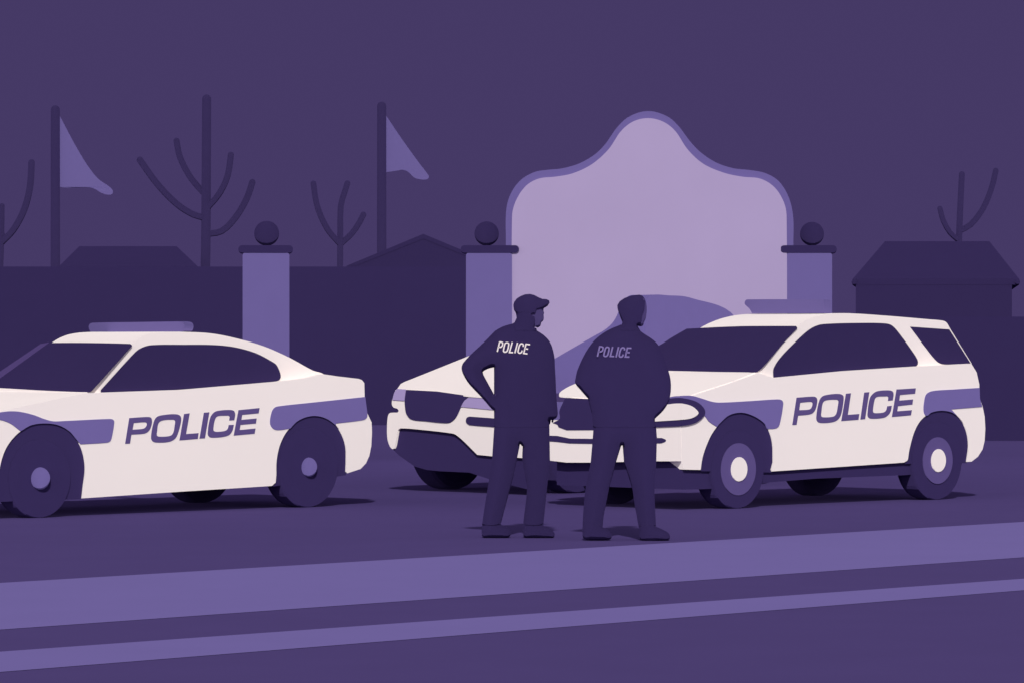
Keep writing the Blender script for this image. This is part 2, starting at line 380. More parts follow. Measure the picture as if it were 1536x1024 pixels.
# ---------- sedan at the left
A = Car('patrol_sedan', 'white patrol sedan with roof light bar and small purple hubs, cut by the left edge', 'police car', 60, 776, 45, -35)
archA1 = [(125, 729), (128, 702, 1), (124.5, 678, 1), (117, 661, 1), (103.5, 645.5, 1), (86, 636.5, 1), (66, 634.3, 1), (47, 637, 1), (31, 646, 1), (17.6, 659, 1), (8, 674, 1), (1, 695, 1), (-6, 735)]
archA2 = [(519, 707), (519.5, 690, 1), (519, 670, 1), (514, 653, 1), (504, 637, 1), (490.5, 627.5, 1), (475, 623.2, 1), (459, 625, 1), (445, 632, 1), (430, 647, 1), (420, 666.6, 1), (415, 690, 1), (414.5, 712)]
WA = 1.62
near = [(-35, 720), (-35, 624), (128, 589), (273, 584), (416, 572), (455, 567), (484, 560.5), (508, 564), (538, 567.5), (543, 569.5), (546.5, 574), (547, 594), (550.5, 618), (557.5, 633), (558, 648), (557, 668), (554, 683), (549, 694), (541, 702.5), (521, 709)]
near += smooth_loop(archA2, False)[0:] + [(413.5, 723), (408, 728), (265, 737), (123, 746.6)] + smooth_loop(archA1, False) + [(-12, 735)]
A.body('body', near, WA, M['white'], cham=.2)
# cabin on an inclined side plane
def incl(car, x, y, w0, k):
    P = car.side(x, y, w0); D = (UP+car.n*k).normalized(); return P, car.d.cross(D).normalized()*(1 if car.d.cross(D).dot(car.n) > 0 else -1)
pA = incl(A, 133, 588, .035, .30)
cab = [(126, 595), (131, 587), (198, 515.3), (208, 507, 1), (222, 501, 1), (245, 498, 1), (281, 498, 1), (320, 500.5, 1), (363, 509.5, 1), (398, 520, 1), (434, 536, 1), (469, 555, 1), (486, 561, 1), (486, 569), (410, 579), (273, 590)]
A.body('cabin', smooth_loop(cab), 1.42, M['white'], cham=0, plane=pA)
A.sidepart('side_window', [smooth_loop([(151.6, 588.5), (151.8, 584), (203, 528, 1), (213, 521, 1), (227, 517.2, 1), (275, 516.6, 1), (320, 517, 1), (351.5, 520.3, 1), (383, 529, 1), (409, 542.5, 1), (415.5, 548, 1), (421, 562, 1), (420, 568, 1), (415, 571, 1), (390, 573.5, 1), (330, 579, 1), (273, 583.2, 1), (210, 587, 1)])], M['glass'], w=-.006, th=.01, plane=pA)
# windshield plane across the car
def wsplane(car, a, b, pl):
    p1, p2 = hit(pl[0], pl[1], *a), hit(pl[0], pl[1], *b); N = (p2-p1).cross(car.n).normalized()
    if N.dot(car.d) < 0: N = -N
    return p1, N
wA = wsplane(A, (131, 587), (198, 515.3), pA)
A.sidepart('windshield', [smooth_loop([(72, 514), (110, 513.8, 1), (150, 514.2, 1), (195, 515.3), (197.5, 517), (140, 581, 1), (136, 585, 1), (131, 586.5, 1), (70, 584.5, 1), (0, 580.6, 1), (-24, 580)])], M['glass'], w=-.006, th=.01, plane=wA)
A.sidepart('windshield_pillar', [[(61, 515.5), (73, 513.5), (0, 566.3), (-26, 585), (-40, 586), (0, 556.7)]], M['pil'], w=-.010, th=.03, plane=wA)
A.sidepart('side_stripe', [smooth_loop([(-34, 640), (-34, 622), (0, 617.7), (15.6, 616, 1), (31, 617, 1), (51, 621.8, 1), (66, 627.5, 1), (80, 631, 1), (100, 630.4, 1), (164, 627.5, 1), (169.5, 628.5, 1), (171.5, 632, 1), (167, 658, 1), (164, 662, 1), (158, 663.3, 1), (121, 665.6), (117, 661, 1), (103.5, 645.5, 1), (86, 636.5, 1), (66, 634.3, 1), (47, 637, 1), (31, 646), (15.6, 634.5, 1), (0, 629, 1), (-15, 629, 1)])], M['stripe'], w=-.004, th=.008)
A.sidepart('side_stripe', [smooth_loop([(548, 594.6), (551, 618), (551, 624, 1), (548, 628, 1), (541, 630, 1), (504, 634.4), (504, 637), (490.5, 627.5, 1), (475, 623.2, 1), (459, 625, 1), (445, 632, 1), (435.5, 642), (415, 644.3, 1), (408, 640.5, 1), (405.3, 633, 1), (408, 617, 1), (412.5, 610.5, 1), (421, 608.2, 1), (469, 603)])], M['stripe'], w=-.004, th=.008)
door_text(A, LA, 180, 595, 6.982)
for arch in (archA1, archA2):
    q = smooth_loop(arch, False)
    A.sidepart('wheel_arch', [q + ([(-8, 752), (121.5, 748)] if q[0][0] < 200 else [(409, 729), (519, 712)])], M['trim'], w=.010, th=.02)
for (hx, hy) in ((60, 717), (463, 700)):
    u, _, z = A.L(A.side(hx, hy)); r = z+.004
    hr = 16.8/180 if hx < 100 else 14.3/168
    A.wheel((u, z), .0, .22, r, None, hr, M['hubm'], .7)
    A.wheel((u, z), WA-.02, WA-.24, r, None, hr, M['hubm'], .5)
lb = smooth_loop([(133, 491, 1), (134.5, 486, 1), (139, 484.2, 1), (200, 483.2), (268, 482.2), (275, 484, 1), (277, 490, 1), (275, 496, 1), (271, 498.5), (136, 498.5)])
Pn = A.side(277, 497, .2); N = A.d
lbl = [hit(Pn, N, x, y) for x, y in lb]
slab('light_bar', [lbl], A.d*.1, M['bar'], A.e)
# hidden front of the sedan: grille and lamps beyond the picture edge
A.frontpart('grille', [[(-60, 650), (-190, 646), (-185, 672), (-70, 678)]], M['trim'])
A.frontpart('headlight', [[(-38, 636), (-58, 635), (-58, 650), (-38, 652)]], M['lens'])
A.frontpart('headlight', [[(-195, 632), (-225, 631), (-222, 645), (-195, 646)]], M['lens'])
A.body('underbody', [(-25, 735), (-25, 700), (535, 690), (500, 712), (440, 716), (123, 733)], WA-.02, M['trim'], w0=.12, cham=0)

# ---------- large patrol car at the right
C = Car('patrol_wagon', 'large white patrol car with rounded headlight and white hub caps at the right', 'police car', 1107, 762, 45, 1022)
archC1 = [(1051, 704), (1054, 685, 1), (1060, 667, 1), (1068, 650, 1), (1080, 634, 1), (1094, 622, 1), (1112, 618.2, 1), (1130, 623, 1), (1146, 633.5, 1), (1155, 648, 1), (1159.3, 666, 1), (1160, 692)]
archC2 = [(1362, 688), (1364.5, 672, 1), (1372, 646, 1), (1382, 629, 1), (1397, 618, 1), (1412, 615.2, 1), (1427, 617.5, 1), (1439, 626, 1), (1449, 643, 1), (1453, 666, 1), (1450, 692)]
WC = 1.62
near = [(1022, 691), (1022, 599.5), (1138, 559), (1160, 566), (1266, 556), (1378, 549), (1457, 545), (1465, 558), (1469, 576), (1469.3, 596), (1474, 609), (1477, 624), (1478, 642), (1477, 660), (1474, 673), (1467, 684), (1457.5, 691.5)]
near += list(reversed(smooth_loop(archC2, False)))+[(1361, 690), (1356, 693), (1158, 706.3), (1157, 704)] + list(reversed(smooth_loop(archC1, False))) + [(1026, 703.5)]
C.body('body', near, WC, M['white'], cham=.42, cut=.6)
# hood
h1, h2 = C.side(1022, 599), C.side(1140, 557); HN = (h2-h1).cross(C.n).normalized()
hl = smooth_loop([(838.5, 591.5, 1), (845, 584, 1), (863, 575, 1), (900, 563), (935, 553), (1140, 555), (1100, 571), (1050, 587), (1024, 597), (985, 598), (898, 597), (860, 595, 1), (845, 593.5, 1)])
slab('hood', [[hit(h1, HN, *q) for q in hl]], UP*-.012, M['white'], C.e)
# bumper / front face
fl = [(1021.6, 598), (1021.6, 691), (984, 691), (886, 693), (850, 693), (833, 691), (824, 690), (824, 629.5), (836, 636), (846, 628), (852, 597)]
C.frontpart('front_bumper', [fl], M['white'], u=-.003, th=.2)
C.frontpart('grille', [smooth_loop([(848, 596), (900, 598.5), (960, 600), (950, 644), (850, 644.5), (838, 640), (836, 636), (829, 633.5), (836, 630), (839.5, 627, 1), (839, 616, 1), (844, 604, 1)])], M['trim'], u=-.007, th=.02)
C.frontpart('bumper_trim', [smooth_loop([(823, 652.5), (836, 653), (855, 657), (890, 657.3), (992, 656), (998.8, 660, 1), (992, 664), (890, 664.8), (855, 664.3), (836, 662), (823, 661)])], M['trim'], u=-.007, th=.02)
ho = smooth_loop([(955, 599), (1004, 597), (1016.5, 596, 1), (1031, 597.6, 1), (1045, 602, 1), (1054, 609, 1), (1058, 617.5, 1), (1054, 625.7, 1), (1045, 632.7, 1), (1035.6, 636, 1), (1021.5, 638.2, 1), (984, 640), (955, 641)])
hi = smooth_loop([(968, 608), (1001.6, 605.8), (1014.5, 604.4, 1), (1026, 605, 1), (1038, 608.6, 1), (1045, 614, 1), (1048, 618.7, 1), (1043.8, 623.4, 1), (1035.6, 627, 1), (1021.5, 628.9, 1), (983, 631.4), (968, 632)])
def wrap(name, poly, m, off, th, parent):
    a = clipx(poly, 1022, '<'); b = clipx(poly, 1022, '>')
    fa = [C.front(x, y, -off) for x, y in a]; fb = [C.side(x, y, -off) for x, y in b]
    V, Fc = merge([prism([fa], [[p+C.d*th for p in fa]]), prism([fb], [[p+C.n*th for p in fb]])])
    return build(name, V, Fc, m, parent)
hlamp = wrap('headlight', ho, M['trim'], .014, .02, C.e)
wrap('lens', hi, M['white'], .020, .012, hlamp)
st = smooth_loop([(1000, 600), (1005, 595, 1), (1021.5, 593, 1), (1038, 593, 1), (1054, 597.4, 1), (1068, 601.7, 1), (1080, 603, 1), (1124.7, 600.8, 1), (1167, 598.2, 1), (1173, 599.7, 1), (1175, 604.5, 1), (1170, 634, 1), (1167, 640, 1), (1161, 642.3, 1), (1151.6, 642.4), (1146, 633.5, 1), (1130, 623, 1), (1112, 618.2, 1), (1094, 622, 1), (1080, 634, 1), (1075.5, 639.5), (1063.7, 631.5, 1), (1056, 622, 1), (1040, 612), (1022, 606), (1010, 604)])
wrap('side_stripe', st, M['stripe'], .005, .01, C.e)
C.sidepart('side_stripe', [smooth_loop([(1386, 617, 1), (1387, 600, 1), (1390.5, 590, 1), (1400.6, 585.6, 1), (1430, 583.5, 1), (1469.5, 581), (1470, 597), (1473.5, 609.4), (1427, 613.2), (1436, 623), (1427, 617.5, 1), (1412, 615.2, 1), (1397, 618, 1), (1390, 623, 1)])], M['stripe'], w=-.005, th=.01)
door_text(C, LC, 1180, 570, 7.493)
pC = incl(C, 1135, 557, .035, .36)
cab = [(1128, 566), (1134, 557), (1196, 489), (1205, 483, 1), (1219, 476.5, 1), (1240, 471.5, 1), (1270, 470, 1), (1330, 473.7, 1), (1390, 478.8, 1), (1414, 481, 1), (1419.5, 483.5, 1), (1425, 492.5), (1457.5, 545), (1457.5, 553), (1378, 557), (1266, 564), (1160, 572)]
C.body('cabin', smooth_loop(cab), 1.50, M['white'], cham=0, plane=pC)
C.sidepart('side_window', [smooth_loop([(1161, 566.6), (1160.4, 562), (1161, 552, 1), (1171, 536, 1), (1193, 513, 1), (1213, 495, 1), (1226, 488, 1), (1239.5, 485.8, 1), (1286, 484.5, 1), (1329, 485.2, 1), (1339, 489, 1), (1352, 504, 1), (1370.7, 530, 1), (1376.4, 540, 1), (1376.6, 546, 1), (1371, 549.7, 1), (1332.5, 551.8, 1), (1266, 556.2, 1)])], M['glass'], w=-.006, th=.01, plane=pC)
C.sidepart('quarter_window', [smooth_loop([(1365.7, 490), (1424, 494), (1456, 544.6), (1417, 545.8, 1), (1406, 541.5, 1), (1385.6, 517)])], M['glass'], w=-.006, th=.01, plane=pC)
wC = wsplane(C, (1134, 557), (1196, 489), pC)
C.sidepart('windshield', [smooth_loop([(1030, 493), (1080, 490.5, 1), (1120, 489.2, 1), (1194, 489), (1195.5, 491), (1176, 511.4, 1), (1155, 536, 1), (1141.5, 551, 1), (1131.5, 557.5, 1), (1120, 557, 1), (1060, 556, 1), (925, 553), (958, 532, 1), (989, 517.7, 1), (1007.5, 506, 1)])], M['glass'], w=-.006, th=.01, plane=wC)
for arch in (archC1, archC2):
    q = smooth_loop(arch, False)
    C.sidepart('wheel_arch', [q + ([(1157, 708), (1052, 706)] if q[0][0] < 1200 else [(1450, 694), (1357, 695)])], M['trim'], w=.010, th=.02)
for (hx, hy) in ((1107, 703), (1406, 690)):
    u, _, z = C.L(C.side(hx, hy)); r = z+.004
    C.wheel((u, z), .0, .22, r, .228 if hx < 1200 else .215, .106, M['white'])
    C.wheel((u, z), WC-.02, WC-.24, r, .22, .106, M['white'])
ub = [(1024, 686), (1024, 733.5), (1050, 733), (1100, 731), (1155, 722.5), (1225, 717), (1354, 712), (1440, 706), (1446, 680)]
C.body('underbody', ub, WC-.02, M['trim'], w0=.03, cham=.03, cut=.3)
lb = smooth_loop([(1117, 456, 1), (1118, 451, 1), (1121, 449.3, 1), (1236, 449.3), (1236, 470), (1128, 470), (1124, 463, 1)])
Pn = C.side(1236, 470, .3)
slab('light_bar', [[hit(Pn, C.d, x, y) for x, y in lb]], C.d*.1, M['bar'], C.e)

# ---------- car in the middle, mostly hidden behind the officers
dd = depth_of(732); a50 = math.radians(50); dB = Vector((math.cos(a50), math.sin(a50), 0)); nB = Vector((-math.sin(a50), math.cos(a50), 0))
Fw = CAM+ray(670, 732)*dd; OB = Fw-dB*.85-nB*1.78; OB.z = 0
B = Car('patrol_car', 'white patrol car with lavender lamps and purple cabin, nose behind the officer in the cap', 'police car', 797, 760, 50, 797)
B.O = OB; B.e.location = OB
WB = 1.78
fb = [(609, 583.5), (654, 586), (704, 593), (722, 594.4), (797, 600), (797, 687), (738, 683.6), (715.7, 681.3), (694.8, 660.5, 1), (683, 651, 1), (675, 648.8, 1), (638, 644.5, 1), (600.5, 641.7, 1), (596.8, 645, 1), (594, 658.6, 1), (591.6, 670, 1), (589, 673, 1), (584.4, 668, 1), (581, 656.6, 1), (580.5, 639, 1), (582, 623, 1), (585, 618.6, 1), (595.5, 618.2, 1), (598, 615.5, 1), (595.5, 612, 1), (591, 610.8, 1), (588, 607, 1), (587.8, 601.6, 1), (589, 597, 1), (593, 585, 1), (596, 582.5)]
B.frontpart('front_bumper', [smooth_loop(fb)], M['white'], u=0, th=.25)
B.frontpart('grille', [smooth_loop([(609, 584), (654, 586.3), (705.5, 593.6), (701, 596, 1), (696, 601, 1), (691, 610, 1), (685, 623, 1), (679, 630.3, 1), (671, 633.7, 1), (638, 631, 1), (616.6, 628, 1), (609.5, 620, 1), (607.4, 610, 1), (607, 599, 1)])], M['trim'])
B.frontpart('headlight', [smooth_loop([(595.5, 582.5), (608.5, 583.5), (606.5, 600.5), (588.5, 599.3), (591.5, 588, 1)])], M['lens'])
B.frontpart('headlight', [smooth_loop([(706.5, 593.6), (722, 594.4), (785, 599), (785, 617), (738.7, 614), (691.3, 609.5), (697, 600, 1)])], M['lens'])
B.frontpart('bumper_slot', [smooth_loop([(704.5, 624), (780, 629.5), (785, 636, 1), (780, 643), (704.5, 636.8), (700, 634, 1), (698.6, 630, 1), (700.5, 625.3, 1)])], M['trim'])
B.frontpart('lower_grille', [smooth_loop([(594, 656), (600, 641.7), (638, 644.7), (675, 649), (695, 660.7), (716, 681.5), (797, 687), (797, 735), (790, 733), (734, 718), (704, 708), (660, 706), (640, 704), (621.5, 698.6), (597.5, 681.5), (589.5, 673), (592, 668)])], M['trim'], u=.03, th=.15)
H = [B.front(x, y) for x, y in ((600, 583), (797, 600))]; R = B.G(1.0, 0.9, 1.32)
HN = (H[1]-H[0]).cross(R-H[0]).normalized()
hp = [(596, 582.5), (601, 575.3), (607, 572), (618.6, 567.5), (704, 533.3), (735, 520.5), (765, 522), (800, 545), (812, 598), (797, 600), (722, 594.4), (704, 593), (654, 586), (609, 583.7)]
slab('hood', [[hit(H[0], HN, *q) for q in hp]], UP*-.012, M['white'], B.e)
nb = [(797, 686), (797, 602), (835, 595), (1090, 578), (1130, 590), (1130, 680)]
B.body('body', nb, WB, M['white'], cham=.3)
B.sidepart('side_stripe', [[(799, 602.5), (905, 600), (905, 632), (799, 636)]], M['stripe'], w=-.01, th=.012)
B.sidepart('side_trim', [[(799, 590), (905, 588), (905, 600), (799, 602.5)]], M['pil'], w=-.012, th=.014)
Ff = [(750, 604), (750, 587), (833, 537), (888, 505.5), (905, 496), (917, 486), (925, 474), (932, 456), (940, 446), (955, 443.5), (1000, 460), (1040, 490), (1040, 590)]
Nn = [(838, 604), (880, 588), (955, 545), (962, 535), (964, 525), (966, 510), (968, 490), (970, 455), (978, 443), (1003, 443.2), (1040, 448), (1104, 477), (1130, 580)]
def fixed(P, k=7):
    res = []
    for i in range(len(P)):
        p0, p1, p2, p3 = (Vector(P[(i+j) % len(P)]) for j in (-1, 0, 1, 2)); flat = i in (0, 11, 12)
        for q in range(k):
            t = q/k; res.append(tuple(p1.lerp(p2, t) if flat else .5*((2*p1)+(p2-p0)*t+(2*p0-5*p1+4*p2-p3)*t*t+(3*p1-p0-3*p2+p3)*t**3)))
    return res
Ff, Nn = fixed(Ff), fixed(Nn)
Ff = [hit(B.O+B.n*1.5, B.n, *q) for q in Ff]; Nn = [hit(B.O+B.n*.12, B.n, *q) for q in Nn]
V, Fc = prism([Nn], [Ff]); build('cabin', V, Fc, M['cabin'], B.e)
uB = .74
for u in (uB, uB+2.7):
    B.wheel((u, .45), .02, .28, .45, .24, .1, M['hubm']); B.wheel((u, .45), WB, WB-.26, .45, .24, .1, M['hubm'])

# ------------------------------------------------------------------ officers: rounded figures grown from their outline
import numpy as np
def seg_dist(P, loops):
    D = np.full(len(P), 1e9)
    for l in loops:
        L = np.array(l); A0 = L; B0 = np.roll(L, -1, 0)
        for a, b in zip(A0, B0):
            ab = b-a; t = np.clip(((P-a)@ab)/max(ab@ab, 1e-9), 0, 1); D = np.minimum(D, np.linalg.norm(P-(a+t[:, None]*ab), axis=1))
    return D
def inside(P, loop):
    L = np.array(loop); r = np.zeros(len(P), bool); j = len(L)-1
    for i in range(len(L)):
        xi, yi = L[i]; xj, yj = L[j]
        c = ((yi > P[:, 1]) != (yj > P[:, 1])) & (P[:, 0] < (xj-xi)*(P[:, 1]-yi)/(yj-yi+1e-12)+xi); r ^= c; j = i
    return r
def resample(loop, step=3.0):
    res = []; n = len(loop)
    for i in range(n):
        a, b = np.array(loop[i][:2], float), np.array(loop[(i+1) % n][:2], float); L = np.linalg.norm(b-a); k = max(1, int(round(L/step)))
        if L < 1e-6: continue
        for q in range(k): res.append(tuple(a+(b-a)*q/k))
    return res
def inflate(name, loops, full, d, T, R, m, parent=None, origin=None, shrink=0, keep=None, step=3.6):
    loops = [resample(l) for l in loops]
    if shrink:
        nl = []
        for li, l in enumerate(loops):
            A = np.array(l); t = np.roll(A, -1, 0)-np.roll(A, 1, 0); t /= np.linalg.norm(t, axis=1)[:, None]+1e-9
            nrm = np.stack([-t[:, 1], t[:, 0]], 1)
            test = inside(A+nrm*.5, loops[0])
            for h in loops[1:]: test &= ~inside(A+nrm*.5, h)
            nrm[~test] *= -1
            wgt = np.array([0 if keep and keep(p) else 1 for p in A])
            nl.append([tuple(p) for p in A+nrm*shrink*wgt[:, None]])
        loops = nl
    allp = np.array([p for l in loops for p in l]); x0, y0 = allp.min(0); x1, y1 = allp.max(0)
    g = []
    for j, y in enumerate(np.arange(y0, y1, step*.87)):
        for x in np.arange(x0+(step/2 if j % 2 else 0), x1, step): g.append((x, y))
    g = np.array(g); ok = inside(g, loops[0])
    for h in loops[1:]: ok &= ~inside(g, h)
    g = g[ok]; g = g[seg_dist(g, loops) > 1.5]
    verts = [tuple(p) for l in loops for p in l]+[tuple(p) for p in g]; edges = []; o = 0
    for l in loops:
        n = len(l); edges += [(o+i, o+(i+1) % n) for i in range(n)]; o += n
    vo, eo, fo, _, _, _ = delaunay_2d_cdt([Vector(v) for v in verts], edges, [], 0, 1e-5)
    P = np.array([(v.x, v.y) for v in vo]); tri = [f for f in fo]
    C3 = np.array([P[list(f)].mean(0) for f in tri]); ok = inside(C3, loops[0])
    for h in loops[1:]: ok &= ~inside(C3, h)
    tri = [f for f, k in zip(tri, ok) if k]
    D = seg_dist(P, full); ins = inside(P, full[0]); D[~ins] = 0
    Hh = T*np.sqrt(np.clip(1-(1-np.clip(D/R, 0, 1))**2, 0, 1))
    V = []; n = len(P)
    for i in range(n): q = at(P[i][0], P[i][1], d); V.append(q-Vector((0, max(Hh[i], .0015), 0)))
    for i in range(n): q = at(P[i][0], P[i][1], d); V.append(q+Vector((0, max(Hh[i], .0015), 0)))
    Fc = []; cnt = {}
    for f in tri:
        f = list(f); Fc.append(tuple(f)); Fc.append(tuple(i+n for i in reversed(f)))
        for i in range(len(f)):
            e = (f[i], f[(i+1) % len(f)]); cnt[tuple(sorted(e))] = cnt.get(tuple(sorted(e)), []) + [e]
    for k, es in cnt.items():
        if len(es) == 1: a, b = es[0]; Fc.append((b, a, a+n, b+n))
    return build(name, V, Fc, m, parent, smooth=True, origin=origin)
def ribbon_text(strokes, x0, y0, sc, d, width, m, parent):
    parts = []
    for st, closed in strokes:
        pts = smooth_loop(st, closed=closed, step=12); pts = [Vector((x0+x/sc, y0+y/sc)) for x, y in pts]
        n = len(pts); L, Rr = [], []
        for i in range(n):
            pa = pts[i-1] if (closed or i > 0) else pts[i]; pb = pts[(i+1) % n] if (closed or i < n-1) else pts[i]
            t1 = (pts[i]-pa); t2 = (pb-pts[i]); t1 = t1.normalized() if t1.length > 1e-6 else t2.normalized(); t2 = t2.normalized() if t2.length > 1e-6 else t1
            b = (t1+t2).normalized(); nn = Vector((-b.y, b.x)); k = 1/max(.55, b.dot(t1)); L.append(pts[i]+nn*width/2*k); Rr.append(pts[i]-nn*width/2*k)
        V = [at(p.x, p.y, d) for p in L+Rr]; V += [v+Vector((0, .004, 0)) for v in V]; Fc = []
        N2 = 2*n
        for i in range(n if closed else n-1):
            j = (i+1) % n
            Fc += [(i, j, n+j, n+i), (N2+i, N2+n+i, N2+n+j, N2+j), (i, N2+i, N2+j, j), (n+i, n+j, N2+n+j, N2+n+i)]
        if not closed: Fc += [(0, n, N2+n, N2), (n-1, N2+n-1, N2+2*n-1, 2*n-1)]
        parts.append((V, Fc))
    V, Fc = merge(parts); return build('back_lettering', V, Fc, m, parent)
def hand(parent, P, fdir, spread, m):
    """gloved hand: palm, four bent fingers of different length and a thumb"""
    P = Vector(P); f = Vector(fdir).normalized(); s = Vector(spread).normalized(); nrm = f.cross(s).normalized()
    parts = [sphere(P, (.045, .05, .018), (s, f, nrm), 14, 8)]
    for k, (off, L, r) in enumerate(((-.033, .072, .0085), (-.011, .082, .009), (.011, .077, .0088), (.032, .060, .0075))):
        b = P+s*off+f*.035
        parts.append(tube([b, b+f*L*.45, b+f*L*.78+nrm*.014, b+f*L+nrm*.032], [r*1.05, r, r*.95, r*.85], 8))
    b = P-s*.036-f*.012; parts.append(tube([b, b-s*.026+f*.02, b-s*.036+f*.048+nrm*.012], [.012, .0105, .009], 8))
    V, Fc = merge(parts); build('gloved_hand', V, Fc, m, parent, smooth=True)

# ---------- officer with the cap, one hand on the hip
d1 = depth_of(806.2)+.02
S1 = [(762, 487.2, 1), (767.9, 485.7, 1), (773, 482.5, 1), (774.9, 477, 1), (773.8, 469.8, 1), (771.4, 463.4, 1), (770, 458.7, 1), (770.8, 453.8, 1), (775, 448, 1), (780.8, 444.3, 1), (787.8, 442, 1), (794.8, 441.4, 1), (800.7, 442.8, 1), (807.7, 446.4, 1), (813.6, 448.8, 1), (819.5, 449, 1), (823.4, 451, 1), (824, 454.2, 1), (821.2, 458.7, 1), (816.5, 461.7), (815.4, 463.4), (815.3, 467, 1), (816.3, 469.6, 1), (815.4, 471.5, 1), (815.8, 476.9, 1), (814.8, 481, 1), (811.7, 484, 1), (811, 488.2, 1), (807.7, 491.2, 1), (804.9, 492), (805.2, 495.6, 1), (810, 498.6, 1), (817, 503.8, 1), (823.6, 510.9, 1), (827.7, 519, 1), (830, 527, 1), (831.8, 537, 1), (832.4, 550, 1), (833.5, 569, 1), (834.5, 592.7, 1), (836.4, 615, 1), (836.6, 620.9, 1), (833.5, 626.8, 1), (824, 629.6), (824.3, 650), (825, 691), (820.6, 731.4), (815, 787.6), (825.9, 793, 1), (831.5, 798.5, 1), (831.5, 804, 1), (827.6, 806.4, 1), (789, 806.4, 1), (785.3, 803, 1), (785, 784, 1), (790.4, 733, 1), (787, 710, 1), (783.5, 687, 1), (784, 669), (780, 665), (775.8, 686), (770.5, 711.7), (751, 785.5), (760, 790.3, 1), (765.8, 796, 1), (765.8, 801.7, 1), (761.7, 805.8, 1), (726.6, 805.9, 1), (723, 802.6, 1), (723.2, 786, 1), (733.6, 718), (738.4, 683), (741.2, 640), (741, 615), (737.4, 612.7), (721.6, 594.5, 1), (703.4, 575, 1), (695.4, 562, 1), (692.4, 553, 1), (693.3, 546.5, 1), (698, 540, 1), (705, 532.5, 1), (726.9, 512, 1), (742.7, 496), (752.7, 490.4, 1)]
HOLE1 = [(724, 557.5), (726.9, 555, 1), (735, 551.6, 1), (741, 550.5), (741, 591), (725.2, 562)]
s1 = smooth_loop(S1); h1l = smooth_loop(HOLE1)
def cut(loop, f):
    """keep the part of a loop where f(p) >= 0 (f linear in x,y)"""
    res = []; n = len(loop)
    for i in range(n):
        a, b = loop[i], loop[(i+1) % n]; fa, fb = f(a), f(b)
        if fa >= 0: res.append(a)
        if (fa >= 0) != (fb >= 0): t = fa/(fa-fb); res.append((a[0]+t*(b[0]-a[0]), a[1]+t*(b[1]-a[1])))
    return res
def officer(label, S_, holes, d, keep, T, R, jtop, waist, head_parts, hem, txt):
    full = [S_]+holes
    org = (at((min(p[0] for p in S_)+max(p[0] for p in S_))/2, 500, d).x, d, 0)
    body = inflate('person', full, full, d, T*.84, R, M['skin'], origin=org, shrink=3.2, keep=keep)
    tag(body, label, 'person', 'officers standing in front of the cars')
    for nm, poly in head_parts: inflate(nm, [poly], full, d, T*1.02, R, M['uniform'], body)
    jk = cut(cut(S_, lambda p: waist-p[1]), jtop)
    inflate('jacket', [jk]+holes, full, d, T*1.008, R, M['uniform'], body)
    tr = cut(cut(S_, lambda p: p[1]-(waist-2)), lambda p: hem-p[1])
    # legs as one garment; feet as two boots
    inflate('trousers', [tr], full, d, T, R, M['uniform'], body)
    bt = cut(S_, lambda p: p[1]-(hem-2))
    return body, full, bt
keep1 = lambda p: p[0] > 799 and 461 < p[1] < 492
cap1 = [(771, 465), (770, 458.7), (770.8, 453.8), (775, 448), (780.8, 444.3), (787.8, 441.6), (794.8, 441.1), (800.7, 442.4), (807.7, 446), (813.6, 448.5), (819.5, 448.8), (823.6, 450.7), (824.4, 454.2), (821.5, 458.9), (816.7, 462), (804.8, 462.6), (802.5, 469.2), (773.6, 469.6)]
hair1 = [(773.4, 467.5), (803, 467.5), (802.5, 469), (797.8, 469), (796.3, 471), (797.2, 473.4), (801.3, 475), (802.5, 479), (801.9, 485), (799.5, 490.4), (804, 496), (772, 496), (770, 487), (774.9, 477)]
b1, full1, bt1 = officer('officer in a flat cap, left hand on hip, white lettering on the back', s1, [h1l], d1, keep1, .125, 27, lambda p: (p[1]-480) - (p[0]-770)*.36, 640, [('cap', cap1), ('hair', hair1)], 786, None)
